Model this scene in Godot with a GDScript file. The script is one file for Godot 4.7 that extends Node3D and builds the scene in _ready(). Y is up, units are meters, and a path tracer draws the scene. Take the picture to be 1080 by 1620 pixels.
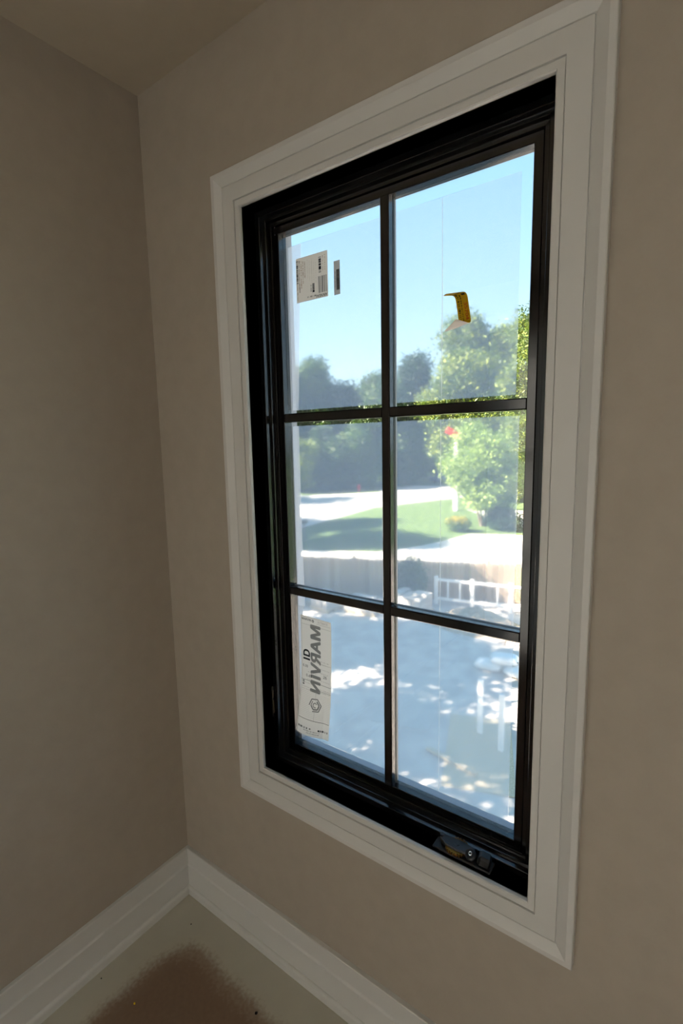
extends Node3D

const GROUND := -4.3
const ROOM_H := 2.74
const OPEN := [0.4367, 1.2421, 0.6632, 2.3022]      # window opening: left, right, bottom, top

const REAR_X := [0.575, 1.592, 2.608, 3.625]                    # middles of the four added windows in the wall behind the camera
const ROOM_W := 4.2
const ROOM_D := 2.4
const REAR := [-0.4027, 0.4027, 0.12, 2.42]               # opening of each added rear window about its middle
const REAR_NAMES := ["first", "second", "third", "last"]

var mats := {}
var used_names := {}

# ------------------------------------------------------------------ set-up
func _ready():
	var cam := Camera3D.new()
	cam.name = "camera"
	cam.position = Vector3(1.504, 1.6653, 1.0236)
	cam.rotation = Vector3(-0.1361, 0.6337, -0.0195)
	cam.fov = 91.086
	cam.near = 0.02
	cam.far = 600.0
	add_child(cam)
	cam.current = true

	var sky_mat := ProceduralSkyMaterial.new()
	sky_mat.sky_top_color = Color(0.39, 0.565, 0.70)
	sky_mat.sky_horizon_color = Color(0.765, 0.862, 0.895)
	sky_mat.sky_curve = 0.16
	sky_mat.ground_horizon_color = Color(0.62, 0.70, 0.70)
	sky_mat.ground_bottom_color = Color(0.30, 0.33, 0.30)
	sky_mat.sun_angle_max = 12.0
	sky_mat.sky_energy_multiplier = 0.92
	var sky := Sky.new()
	sky.sky_material = sky_mat
	var env := Environment.new()
	env.background_mode = Environment.BG_SKY
	env.sky = sky
	env.tonemap_mode = Environment.TONE_MAPPER_LINEAR
	env.tonemap_exposure = 3.5
	env.ssao_enabled = true
	env.ssil_enabled = true
	env.sdfgi_enabled = true
	var we := WorldEnvironment.new()
	we.name = "world_environment"
	we.environment = env
	add_child(we)

	var sun := DirectionalLight3D.new()
	sun.name = "sun"
	sun.light_color = Color(1.0, 0.955, 0.89)
	sun.light_energy = 4.0
	sun.light_angular_distance = 0.53
	sun.shadow_enabled = true
	sun.basis = Basis.looking_at(-Vector3(-0.62, 0.62, 0.48).normalized(), Vector3.UP)
	add_child(sun)

	make_materials()
	build_shell()
	build_casing("trim_1", Vector3.ZERO, 0.0)
	build_window("window_1", OPEN, Vector3.ZERO, 0.0, true)
	for k in 4:                              # four unseen windows with casings, added behind to brighten the room
		build_window("window_%d" % (k + 2), REAR, Vector3(REAR_X[k], 0, ROOM_D), PI, false)
		build_casing("trim_%d" % (k + 2), Vector3(REAR_X[k], 0, ROOM_D), PI)
	build_baseboards()
	build_floor_crumbs()
	build_added_blinds()
	build_glass_things()
	build_outside_ground()
	build_yard()
	build_street()
	build_trees()

# ------------------------------------------------------------------ helpers
func numbered(called: String) -> String:
	if not used_names.has(called):
		used_names[called] = 0
		return called
	used_names[called] += 1
	return "%s_%03d" % [called, used_names[called]]

func thing(called: String, label: String, category: String, at := Vector3.ZERO, turn := 0.0, group := "") -> Node3D:
	var o := Node3D.new()
	o.name = numbered(called)
	o.position = at
	o.rotation.y = turn
	add_child(o)
	tag(o, label, category, group)
	return o

func tag(o: Node3D, label: String, category: String, group := ""):
	o.set_meta("label", label)
	o.set_meta("category", category)
	if group != "":
		o.set_meta("group", group)

func structure(called: String, label: String, category: String, at := Vector3.ZERO, turn := 0.0) -> Node3D:
	var o := thing(called, label, category, at, turn)
	o.set_meta("kind", "structure")
	return o

func new_st() -> SurfaceTool:
	var st := SurfaceTool.new()
	st.begin(Mesh.PRIMITIVE_TRIANGLES)
	st.set_smooth_group(-1)
	return st

func commit(called: String, st: SurfaceTool, m: Material, parent: Node = null, label := "") -> MeshInstance3D:
	st.generate_normals()
	return put(called, st.commit(), m, parent, label)

func put(called: String, mesh: Mesh, m: Material, parent: Node = null, label := "") -> MeshInstance3D:
	var o := MeshInstance3D.new()
	o.mesh = mesh
	o.material_override = m
	if parent == null:
		o.name = numbered(called)
		add_child(o)
	else:
		o.name = called
		parent.add_child(o, true)
	if label != "":
		o.set_meta("label", label)
	return o

func quad(st: SurfaceTool, a: Vector3, b: Vector3, c: Vector3, d: Vector3, out: Vector3, uvs := []):
	var p := [a, b, c, d]
	var t := uvs
	if (c - a).cross(b - a).dot(out) < 0.0:
		p = [a, d, c, b]
		if uvs.size() == 4:
			t = [uvs[0], uvs[3], uvs[2], uvs[1]]
	for i in [0, 1, 2, 0, 2, 3]:
		if t.size() == 4:
			st.set_uv(t[i])
		st.add_vertex(p[i])

func box(st: SurfaceTool, lo: Vector3, hi: Vector3, x := Transform3D.IDENTITY):
	var c := []
	for i in 8:
		c.append(x * Vector3(hi.x if i & 1 else lo.x, hi.y if i & 2 else lo.y, hi.z if i & 4 else lo.z))
	var b := x.basis
	quad(st, c[0], c[1], c[3], c[2], -b.z)
	quad(st, c[4], c[5], c[7], c[6], b.z)
	quad(st, c[0], c[2], c[6], c[4], -b.x)
	quad(st, c[1], c[3], c[7], c[5], b.x)
	quad(st, c[0], c[1], c[5], c[4], -b.y)
	quad(st, c[2], c[3], c[7], c[6], b.y)

# a box with its edges cut off by e
func soft_box(st: SurfaceTool, lo: Vector3, hi: Vector3, e: float, x := Transform3D.IDENTITY):
	var mid := (lo + hi) / 2.0
	var h := (hi - lo) / 2.0
	var face := func(ax: int, s: float) -> Array:
		var u := (ax + 1) % 3
		var v := (ax + 2) % 3
		var r := []
		for k in [[-1, -1], [1, -1], [1, 1], [-1, 1]]:
			var p := Vector3.ZERO
			p[ax] = s * h[ax]
			p[u] = k[0] * (h[u] - e)
			p[v] = k[1] * (h[v] - e)
			r.append(p)
		return r
	for ax in 3:
		for s in [-1.0, 1.0]:
			var f: Array = face.call(ax, s)
			var n := Vector3.ZERO
			n[ax] = s
			quad(st, x * (mid + f[0]), x * (mid + f[1]), x * (mid + f[2]), x * (mid + f[3]), x.basis * n)
	for ax in 3:                         # the twelve bevels run along ax
		var u := (ax + 1) % 3
		var v := (ax + 2) % 3
		for su in [-1.0, 1.0]:
			for sv in [-1.0, 1.0]:
				var q := []
				for w in [[-1.0, 0], [1.0, 0], [1.0, 1], [-1.0, 1]]:
					var p := Vector3.ZERO
					p[ax] = w[0] * (h[ax] - e)
					p[u] = su * (h[u] - (e if w[1] == 1 else 0.0))
					p[v] = sv * (h[v] - (0.0 if w[1] == 1 else e))
					q.append(x * (mid + p))
				var n := Vector3.ZERO
				n[u] = su
				n[v] = sv
				quad(st, q[0], q[1], q[2], q[3], x.basis * n)
	for sx in [-1.0, 1.0]:
		for sy in [-1.0, 1.0]:
			for sz in [-1.0, 1.0]:
				var s3 := Vector3(sx, sy, sz)
				var a := x * (mid + s3 * Vector3(h.x, h.y - e, h.z - e))
				var b := x * (mid + s3 * Vector3(h.x - e, h.y, h.z - e))
				var c := x * (mid + s3 * Vector3(h.x - e, h.y - e, h.z))
				tri(st, a, b, c, x.basis * s3)

func tri(st: SurfaceTool, a: Vector3, b: Vector3, c: Vector3, out: Vector3):
	if (c - a).cross(b - a).dot(out) < 0.0:
		var t := b
		b = c
		c = t
	for p in [a, b, c]:
		st.add_vertex(p)

# a round tube through the points, with a radius at each of them
func tube(st: SurfaceTool, pts: Array, radii: Array, sides := 8, closed := true):
	var rings := []
	for i in pts.size():
		var d: Vector3 = (pts[min(i + 1, pts.size() - 1)] - pts[max(i - 1, 0)]).normalized()
		var side := d.cross(Vector3.UP if absf(d.y) < 0.9 else Vector3.RIGHT).normalized()
		var up := side.cross(d).normalized()
		var ring := []
		for k in sides:
			var a := TAU * k / sides
			ring.append(pts[i] + (side * cos(a) + up * sin(a)) * radii[i])
		rings.append(ring)
	for i in pts.size() - 1:
		for k in sides:
			var n := (k + 1) % sides
			var out: Vector3 = rings[i][k] + rings[i][n] - pts[i] * 2.0
			quad(st, rings[i][k], rings[i][n], rings[i + 1][n], rings[i + 1][k], out)
	if closed:
		for e in [0, pts.size() - 1]:
			var d2: Vector3 = (pts[0] - pts[1]) if e == 0 else (pts[e] - pts[e - 1])
			for k in sides:
				tri(st, pts[e], rings[e][k], rings[e][(k + 1) % sides], d2)

# one side (0 bottom, 1 right, 2 top, 3 left) of a mitred frame round rect; path = [(inset, z), ...]
func frame_side(st: SurfaceTool, k: int, rect: Array, path: Array):
	var inward: Vector3 = [Vector3.UP, Vector3.LEFT, Vector3.DOWN, Vector3.RIGHT][k]
	var corner := func(i: int, q: Vector2) -> Vector3:
		match i % 4:
			0: return Vector3(rect[0] + q.x, rect[2] + q.x, q.y)
			1: return Vector3(rect[1] - q.x, rect[2] + q.x, q.y)
			2: return Vector3(rect[1] - q.x, rect[3] - q.x, q.y)
		return Vector3(rect[0] + q.x, rect[3] - q.x, q.y)
	for i in path.size() - 1:
		var a: Vector2 = path[i]
		var b: Vector2 = path[i + 1]
		var d := b - a
		quad(st, corner.call(k, a), corner.call(k + 1, a), corner.call(k + 1, b), corner.call(k, b), inward * -d.y + Vector3(0, 0, d.x))

func noise_tex(ramp: Array, freq: float, noise_seed: int, size := 512, octaves := 4) -> NoiseTexture2D:
	var n := FastNoiseLite.new()
	n.noise_type = FastNoiseLite.TYPE_SIMPLEX_SMOOTH
	n.seed = noise_seed
	n.frequency = freq
	n.fractal_octaves = octaves
	var t := NoiseTexture2D.new()
	t.width = size
	t.height = size
	t.seamless = true
	t.noise = n
	if ramp.size():
		var g := Gradient.new()
		g.offsets = PackedFloat32Array(ramp.map(func(r): return r[0]))
		g.colors = PackedColorArray(ramp.map(func(r): return r[1]))
		t.color_ramp = g
	return t

func mat(called: String, c: Color, rough := 0.7, metal := 0.0) -> StandardMaterial3D:
	var m := StandardMaterial3D.new()
	m.resource_name = called
	m.albedo_color = c
	m.roughness = rough
	m.metallic = metal
	mats[called] = m
	return m

func noisy(called: String, ramp: Array, freq: float, metres: float, rough: float, noise_seed: int, octaves := 4) -> StandardMaterial3D:
	var m := mat(called, Color.WHITE, rough)
	m.albedo_texture = noise_tex(ramp, freq, noise_seed, 512, octaves)
	m.uv1_triplanar = true
	m.uv1_world_triplanar = true
	m.uv1_scale = Vector3.ONE / metres
	return m

func make_materials():
	var wall := noisy("wall_paint", [[0.0, Color(0.665, 0.625, 0.570)], [1.0, Color(0.685, 0.645, 0.590)]], 0.02, 0.8, 0.75, 3)
	wall.heightmap_enabled = true
	wall.heightmap_texture = noise_tex([], 0.12, 5, 512, 3)
	wall.heightmap_scale = 0.012
	var white := mat("trim_paint", Color(0.815, 0.81, 0.795), 0.42)
	white.metallic_specular = 0.45
	noisy("ceiling_paint", [[0.0, Color(0.735, 0.69, 0.615)], [1.0, Color(0.755, 0.71, 0.635)]], 0.02, 0.8, 0.9, 8)
	var black := mat("black_paint", Color(0.05, 0.05, 0.055), 0.12)
	black.metallic_specular = 0.62
	mat("exterior_clad", Color(0.62, 0.62, 0.64), 0.45)
	mat("exterior_trim", Color(0.60, 0.60, 0.63), 0.5)
	mat("spacer", Color(0.05, 0.05, 0.055), 0.5)
	var glass := mat("window_glass", Color(0.9, 0.95, 0.96, 0.03), 0.02)
	glass.transparency = BaseMaterial3D.TRANSPARENCY_ALPHA
	var film := mat("film", Color(0.985, 0.98, 0.97, 0.04), 0.12)
	film.transparency = BaseMaterial3D.TRANSPARENCY_ALPHA
	film.refraction_enabled = true
	film.refraction_scale = 0.006
	film.backlight_enabled = true
	film.backlight = Color(0.37, 0.44, 0.53)
	var crease := mat("film_crease", Color(0.93, 0.95, 0.97, 0.5), 0.5)
	crease.backlight_enabled = true
	crease.backlight = Color(1, 1, 1)
	crease.transparency = BaseMaterial3D.TRANSPARENCY_ALPHA
	var blind := mat("added_blind_cloth", Color(0.94, 0.95, 0.96), 0.9)  # cloth of the added rear blinds, passes sunlight into the room
	blind.backlight_enabled = true
	blind.backlight = Color(1, 1, 1)
	var fold := mat("film_fold", Color(0.80, 0.80, 0.93, 0.5), 0.5)
	fold.transparency = BaseMaterial3D.TRANSPARENCY_ALPHA
	fold.backlight_enabled = true
	fold.backlight = Color(1, 1, 1)
	mat("brass", Color(0.55, 0.37, 0.14), 0.4, 1.0)
	mat("zinc", Color(0.25, 0.25, 0.255), 0.5, 0.7)
	mat("steel_ring", Color(0.85, 0.85, 0.86), 0.2, 1.0)
	mat("tan_metal", Color(0.62, 0.55, 0.45), 0.35, 0.8)
	mat("dark_plastic", Color(0.12, 0.12, 0.12), 0.5)
	# outside
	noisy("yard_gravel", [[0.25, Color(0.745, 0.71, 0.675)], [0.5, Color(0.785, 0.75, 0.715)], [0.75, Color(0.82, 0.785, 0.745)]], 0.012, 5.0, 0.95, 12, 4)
	noisy("grass", [[0.2, Color(0.20, 0.28, 0.12)], [0.55, Color(0.28, 0.37, 0.165)], [0.85, Color(0.37, 0.45, 0.22)]], 0.03, 9.0, 0.95, 13, 5)
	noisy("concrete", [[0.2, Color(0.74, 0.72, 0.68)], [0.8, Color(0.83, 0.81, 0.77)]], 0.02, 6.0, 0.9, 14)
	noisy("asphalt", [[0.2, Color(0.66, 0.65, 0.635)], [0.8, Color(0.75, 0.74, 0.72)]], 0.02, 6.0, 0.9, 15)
	noisy("soil", [[0.2, Color(0.55, 0.47, 0.37)], [0.5, Color(0.70, 0.61, 0.50)], [0.8, Color(0.82, 0.74, 0.63)]], 0.03, 1.6, 0.95, 16, 6)
	noisy("dark_stone", [[0.2, Color(0.20, 0.20, 0.20)], [0.8, Color(0.42, 0.41, 0.39)]], 0.05, 0.8, 0.9, 17, 5)
	for i in 3:
		var k := 0.045 * i
		noisy("fence_wood_%d" % i, [[0.2, Color(0.50 + k, 0.42 + k, 0.34 + k)], [0.8, Color(0.64 + k, 0.56 + k, 0.47 + k)]], 0.03, 0.9, 0.85, 20 + i)
		noisy("paver_%d" % i, [[0.2, Color(0.60 + k, 0.58 + k, 0.55 + k)], [0.8, Color(0.72 + k, 0.70 + k, 0.67 + k)]], 0.04, 0.6, 0.9, 24 + i)
	noisy("lumber", [[0.2, Color(0.76, 0.68, 0.56)], [0.8, Color(0.86, 0.79, 0.68)]], 0.03, 0.7, 0.8, 28)
	mat("white_paint", Color(0.92, 0.92, 0.91), 0.5)
	mat("bag_white", Color(0.93, 0.93, 0.92), 0.55)
	noisy("bark", [[0.2, Color(0.27, 0.23, 0.19)], [0.8, Color(0.50, 0.45, 0.40)]], 0.06, 0.8, 0.95, 30, 5)
	mat("red_paint", Color(0.86, 0.16, 0.12), 0.5)
	mat("blue_paint", Color(0.10, 0.24, 0.52), 0.25)
	mat("car_glass", Color(0.06, 0.07, 0.08), 0.08)
	mat("rubber", Color(0.07, 0.07, 0.07), 0.8)
	mat("grey_metal", Color(0.45, 0.45, 0.46), 0.5, 0.6)
	mat("yellow_petals", Color(0.95, 0.82, 0.12), 0.8)
	var leaf := mat("leaves", Color.WHITE, 0.55)
	leaf.vertex_color_use_as_albedo = true
	leaf.backlight_enabled = true
	leaf.backlight = Color(0.62, 0.68, 0.42)

# ------------------------------------------------------------------ room shell
func wall_with_holes(lo: Vector3, hi: Vector3, axis: int, holes: Array) -> SurfaceTool:
	# axis: the direction along the wall (0 = x, 2 = z); holes = [[from, to, bottom, top], ...] in order
	var st := new_st()
	var pieces := []
	var from: float = lo[axis]
	for hole in holes:
		pieces.append([from, hole[0], lo.y, hi.y])
		pieces.append([hole[0], hole[1], lo.y, hole[2]])
		pieces.append([hole[0], hole[1], hole[3], hi.y])
		from = hole[1]
	pieces.append([from, hi[axis], lo.y, hi.y])
	for r in pieces:
		var a := lo
		var b := hi
		a[axis] = r[0]
		b[axis] = r[1]
		a.y = r[2]
		b.y = r[3]
		box(st, a, b)
	return st

func shell_part(called: String, label: String, category: String, st: SurfaceTool, m: Material):
	var o := commit(called, st, m)
	tag(o, label, category)
	o.set_meta("kind", "structure")

func build_shell():
	var W := ROOM_W
	var D := ROOM_D
	shell_part("wall_front", "beige painted wall around the black framed window", "wall", wall_with_holes(Vector3(-0.16, GROUND, -0.16), Vector3(W + 0.16, 3.0, 0), 0, [OPEN]), mats.wall_paint)
	var plain := new_st()
	box(plain, Vector3(-0.16, GROUND, 0), Vector3(0, 3.0, D))
	shell_part("wall_left", "plain beige painted wall left of the room corner", "wall", plain, mats.wall_paint)
	var st := new_st()
	box(st, Vector3(W, GROUND, 0), Vector3(W + 0.16, 3.0, D))
	shell_part("wall_right", "beige painted wall outside the right of the picture", "wall", st, mats.wall_paint)
	shell_part("wall_back", "beige painted wall with four added windows behind the camera", "wall", wall_with_holes(Vector3(-0.16, GROUND, D), Vector3(W + 0.16, 3.0, D + 0.16), 0, REAR_X.map(func(x): return [x - REAR[1], x + REAR[1], REAR[2], REAR[3]])), mats.wall_paint)
	st = new_st()
	box(st, Vector3(0, ROOM_H, 0), Vector3(W, 3.0, D))
	shell_part("ceiling", "off white flat ceiling above the corner", "ceiling", st, mats.ceiling_paint)
	# floor: brown protective paper with white paint sprayed along the walls
	var n := 640
	var side := 1.6                          # the image covers 1.6 m from the corner, then its edge goes on
	var img := Image.create(n, n, false, Image.FORMAT_RGB8)
	var no := FastNoiseLite.new()
	no.seed = 4
	no.frequency = 3.0
	var fine := FastNoiseLite.new()
	fine.seed = 9
	fine.frequency = 60.0
	for j in n:
		for i in n:
			var x := side * (i + 0.5) / n
			var z := side * (j + 0.5) / n
			var wob := no.get_noise_2d(x, z) * 0.022
			var dx := x - 0.145 + wob
			var dz := z - 0.155 + wob
			var d := minf(dx, dz)
			if dx < 0.12 and dz < 0.12:       # rounded corner of the sprayed band
				d = 0.12 - Vector2(0.12 - dx, 0.12 - dz).length()
			var g := fine.get_noise_2d(x, z)
			var cover := 1.0 - smoothstep(-0.035, 0.03, d + g * 0.018)
			cover = maxf(cover, 0.34 * (1.0 - smoothstep(0.0, 0.05, d + g * 0.03)) * (1.0 if dz < dx else 0.5))
			var paper := Color(0.49, 0.40, 0.325).lerp(Color(0.53, 0.44, 0.36), 0.5 + 0.5 * g)
			var paint := Color(0.73, 0.715, 0.655).lerp(Color(0.76, 0.745, 0.69), 0.5 + 0.5 * no.get_noise_2d(z * 2.0, x * 2.0))
			img.set_pixel(i, j, paper.lerp(paint, cover))
	var fm := mat("sprayed_floor", Color.WHITE, 0.8)
	fm.albedo_texture = ImageTexture.create_from_image(img)
	fm.texture_repeat = false
	st = new_st()
	quad(st, Vector3(0, 0, 0), Vector3(W, 0, 0), Vector3(W, 0, D), Vector3(0, 0, D), Vector3.UP, [Vector2(0, 0), Vector2(W / side, 0), Vector2(W / side, D / side), Vector2(0, D / side)])
	box(st, Vector3(0, -0.2, 0), Vector3(W, -0.002, D))
	shell_part("floor", "floor covered in brown paper with white overspray along the walls", "floor", st, fm)

func build_casing(called: String, at: Vector3, turn: float):
	var r := OPEN if called == "trim_1" else REAR
	var o := structure(called, "wide white stepped casing around the black window" if called == "trim_1" else "white casing of an added window behind the camera, %s of four" % REAR_NAMES[int(called.right(1)) - 2], "casing", at, turn)
	var path := []
	for q in [[-0.0965, 0.0], [-0.0965, 0.0208], [-0.0948, 0.0225], [-0.0835, 0.0225], [-0.0822, 0.0218], [-0.0628, 0.0120], [-0.0618, 0.0092], [-0.0604, 0.0092], [-0.0598, 0.0125], [-0.0180, 0.0138], [-0.0174, 0.0134], [-0.0170, 0.0085], [-0.0158, 0.0085], [-0.0152, 0.0105], [-0.0022, 0.0105], [0.0, 0.0085], [0.0, -0.004]]:
		path.append(Vector2(q[0], q[1]))
	for k in 4:
		var st := new_st()
		frame_side(st, k, r, path)
		commit("casing_board", st, mats.trim_paint, o)

func build_baseboards():
	var board := [[0.0, 0.171], [0.0115, 0.171], [0.0138, 0.1688], [0.0138, 0.1135], [0.0150, 0.1105], [0.0190, 0.1065], [0.0190, 0.0]]
	var shoe := [[0.0190, 0.030], [0.0225, 0.0295], [0.0262, 0.0270], [0.0285, 0.0235], [0.0290, 0.0190], [0.0290, 0.0]]
	for w in 2:
		var o := structure("baseboard_left" if w == 0 else "baseboard_front", "white stepped baseboard under the plain left wall" if w == 0 else "white stepped baseboard under the window wall", "baseboard")
		for piece in [["board", board], ["shoe_moulding", shoe]]:
			var st := new_st()
			for i in piece[1].size() - 1:
				var a: Array = piece[1][i]
				var b: Array = piece[1][i + 1]
				var n := Vector2(a[1] - b[1], b[0] - a[0])
				var far := ROOM_D if w == 0 else ROOM_W
				if w == 0:
					quad(st, Vector3(a[0], a[1], a[0]), Vector3(a[0], a[1], far), Vector3(b[0], b[1], far), Vector3(b[0], b[1], b[0]), Vector3(n.x, n.y, 0))
				else:
					quad(st, Vector3(a[0], a[1], a[0]), Vector3(far, a[1], a[0]), Vector3(far, b[1], b[0]), Vector3(b[0], b[1], b[0]), Vector3(0, n.y, n.x))
			commit(piece[0], st, mats.trim_paint, o)

func build_floor_crumbs():
	var rng := RandomNumberGenerator.new()
	rng.seed = 31
	for c in [[0.525, 0.165, 0.0045, "tiny dark crumb on the floor paper near the window wall", "dark_plastic"], [0.205, 0.36, 0.0035, "tiny yellow crumb on the edge of the brown floor paper", "yellow_petals"], [0.135, 0.10, 0.0025, "tiny dark crumb on the white overspray near the room corner", "dark_plastic"], [0.052, 0.38, 0.0025, "tiny grey crumb on the white overspray by the left baseboard", "dark_stone"]]:
		var st := new_st()
		var top: Vector3 = Vector3(0.1, 0.9, -0.1) * c[2]
		var ring := []
		for k in 6:
			ring.append(Vector3(cos(TAU * k / 6) * rng.randf_range(0.7, 1.2), rng.randf_range(0.25, 0.5), sin(TAU * k / 6) * rng.randf_range(0.7, 1.2)) * c[2])
		for k in 6:
			var a: Vector3 = ring[k]
			var b: Vector3 = ring[(k + 1) % 6]
			tri(st, top, a, b, a + b)
			quad(st, a, b, Vector3(b.x, 0, b.z), Vector3(a.x, 0, a.z), Vector3(a.x + b.x, 0, a.z + b.z))
		var o := commit("floor_crumb", st, mats[c[4]])
		o.position = Vector3(c[0], 0.0, c[1])
		tag(o, c[3], "debris", "crumbs on the floor")

func build_added_blinds():
	# thin white roller blinds added over the rear windows to spread sunlight indoors
	for k in 4:
		var o := thing("added_roller_blind", "thin white roller blind added over the %s window behind the camera to light the room" % REAR_NAMES[k], "blind", Vector3(REAR_X[k], REAR[2], ROOM_D), PI, "added roller blinds behind the camera")
		var h: float = REAR[3] - REAR[2]
		var low := 0.03
		var st := new_st()
		box(st, Vector3(-0.398, low, -0.0232), Vector3(0.398, h - 0.03, -0.0225))
		commit("cloth", st, mats.added_blind_cloth, o)
		st = new_st()
		tube(st, [Vector3(-0.398, h - 0.025, -0.023), Vector3(0.398, h - 0.025, -0.023)], [0.018, 0.018], 12)
		commit("roller", st, mats.white_paint, o)
		st = new_st()
		soft_box(st, Vector3(-0.398, low - 0.018, -0.028), Vector3(0.398, low + 0.004, -0.018), 0.003)
		commit("hem_bar", st, mats.white_paint, o)

# ------------------------------------------------------------------ windows
func to_path(a: Array) -> Array:
	return a.map(func(q): return Vector2(q[0], q[1]))

func build_window(called: String, r: Array, at: Vector3, turn: float, main: bool):
	var o := structure(called, "black framed casement window with six panes" if main else "black framed window added behind the camera to light the room, %s of four" % REAR_NAMES[int(called.right(1)) - 2], "window", at, turn)
	var jamb := to_path([[-0.004, -0.0035], [0.0, -0.0035], [0.0, -0.048], [0.0140, -0.048], [0.0150, -0.0488], [0.0172, -0.0605], [0.0255, -0.061], [0.0262, -0.0617], [0.0282, -0.0715], [0.0370, -0.072], [0.0380, -0.0728], [0.039, -0.0765], [0.039, -0.09]])
	var sash := to_path([[0.0395, -0.106], [0.0395, -0.0785], [0.041, -0.077], [0.0575, -0.077], [0.059, -0.0785], [0.0596, -0.0915], [0.0596, -0.108], [0.039, -0.108]])
	var outer := to_path([[0.038, -0.1085], [0.0525, -0.1085], [0.0525, -0.1225], [0.0510, -0.124], [0.030, -0.124], [0.030, -0.1655], [-0.045, -0.1655], [-0.045, -0.158]])
	for k in 4:
		var st := new_st()
		frame_side(st, k, r, jamb)
		commit(["sill", "jamb", "head_jamb", "jamb"][k], st, mats.black_paint, o)
	var s := Node3D.new()
	s.name = "sash"
	o.add_child(s)
	for k in 4:
		var st := new_st()
		frame_side(st, k, r, sash)
		commit(["bottom_rail", "stile", "top_rail", "stile"][k], st, mats.black_paint, s)
		st = new_st()
		frame_side(st, k, r, outer)
		commit("exterior_frame", st, mats.exterior_trim, o)
	var u := 0.0596
	var x0: float = r[0] + u
	var x1: float = r[1] - u
	var y0: float = r[2] + u
	var y1: float = r[3] - u
	var bw := 0.0245
	var xc := (x0 + x1) / 2.0
	var ph := (y1 - y0 - 2.0 * bw) / 3.0
	var hs := [y0 + ph + bw / 2.0, y0 + 2.0 * ph + bw * 1.5]
	# glazing bars: inside bar, dark spacer in the glass, outside bar
	var bars := [[Vector2(xc - bw / 2, xc + bw / 2), Vector2(y0, y1)]]
	for h in hs:
		for k in 2:
			bars.append([Vector2(x0, xc - bw / 2) if k == 0 else Vector2(xc + bw / 2, x1), Vector2(h - bw / 2, h + bw / 2)])
	for b in bars:
		var upright: bool = b[0].y - b[0].x < 0.05
		var st := new_st()
		var e := 0.0025
		var a := Vector3(b[0].x, b[1].x, -0.0915)
		var c := Vector3(b[0].y, b[1].y, -0.074)
		box(st, a, Vector3(c.x, c.y, c.z - e))
		# bevelled nose
		var f0 := Vector3(a.x + (e if upright else 0.0), a.y + (0.0 if upright else e), c.z)
		var f1 := Vector3(c.x - (e if upright else 0.0), c.y - (0.0 if upright else e), c.z)
		quad(st, f0, Vector3(f1.x, f0.y, c.z), f1, Vector3(f0.x, f1.y, c.z), Vector3.BACK)
		if upright:
			quad(st, Vector3(a.x, a.y, c.z - e), f0, Vector3(f0.x, f1.y, c.z), Vector3(a.x, c.y, c.z - e), Vector3(-1, 0, 1))
			quad(st, Vector3(c.x, a.y, c.z - e), Vector3(f1.x, f0.y, c.z), f1, Vector3(c.x, c.y, c.z - e), Vector3(1, 0, 1))
		else:
			quad(st, Vector3(a.x, a.y, c.z - e), f0, Vector3(f1.x, f0.y, c.z), Vector3(c.x, a.y, c.z - e), Vector3(0, -1, 1))
			quad(st, Vector3(a.x, c.y, c.z - e), Vector3(f0.x, f1.y, c.z), f1, Vector3(c.x, c.y, c.z - e), Vector3(0, 1, 1))
		commit("glazing_bar", st, mats.black_paint, s)
		st = new_st()
		box(st, Vector3(a.x, a.y, -0.104), Vector3(c.x, c.y, -0.0915))
		commit("spacer_bar", st, mats.spacer, s)
		st = new_st()
		box(st, Vector3(a.x + 0.001, a.y + (0.0 if upright else 0.001), -0.112), Vector3(c.x - 0.001, c.y - (0.0 if upright else 0.001), -0.104))
		commit("outer_bar", st, mats.exterior_clad, s)
	# six panes of glass
	for row in 3:
		for col in 2:
			var px := x0 if col == 0 else xc + bw / 2
			var py := y0 + row * (ph + bw)
			var st := new_st()
			box(st, Vector3(px, py, -0.097), Vector3(px + xc - bw / 2 - x0, py + ph, -0.093))
			commit("pane", st, mats.window_glass, s)
	if main:
		build_crank(o)
		# slot of the sash lock on the left jamb
		var st := new_st()
		soft_box(st, Vector3(OPEN[0] - 0.001, 0.812, -0.0475), Vector3(OPEN[0] + 0.0015, 0.912, -0.0405), 0.0006)
		var lock := commit("sash_lock", st, mats.dark_plastic, o, "sash lock slot with a thin metal lever on the left jamb")
		st = new_st()
		soft_box(st, Vector3(0, -0.022, -0.0012), Vector3(0.0022, 0.022, 0.0012), 0.0005, Transform3D(Basis(Vector3.RIGHT, 0.03), Vector3(OPEN[0] + 0.0013, 0.845, -0.0445)))
		soft_box(st, Vector3(0, -0.012, -0.001), Vector3(0.0018, 0.012, 0.001), 0.0005, Transform3D(Basis(Vector3.RIGHT, -0.05), Vector3(OPEN[0] + 0.0013, 0.887, -0.0437)))
		commit("lever", st, mats.tan_metal, lock)
		for y in [2.262, 2.243]:
			st = new_st()
			tube(st, [Vector3(OPEN[0] + 0.0475, y, -0.0772), Vector3(OPEN[0] + 0.0475, y, -0.0758)], [0.0016, 0.0012], 8)
			commit("screw", st, mats.grey_metal, s)

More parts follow.
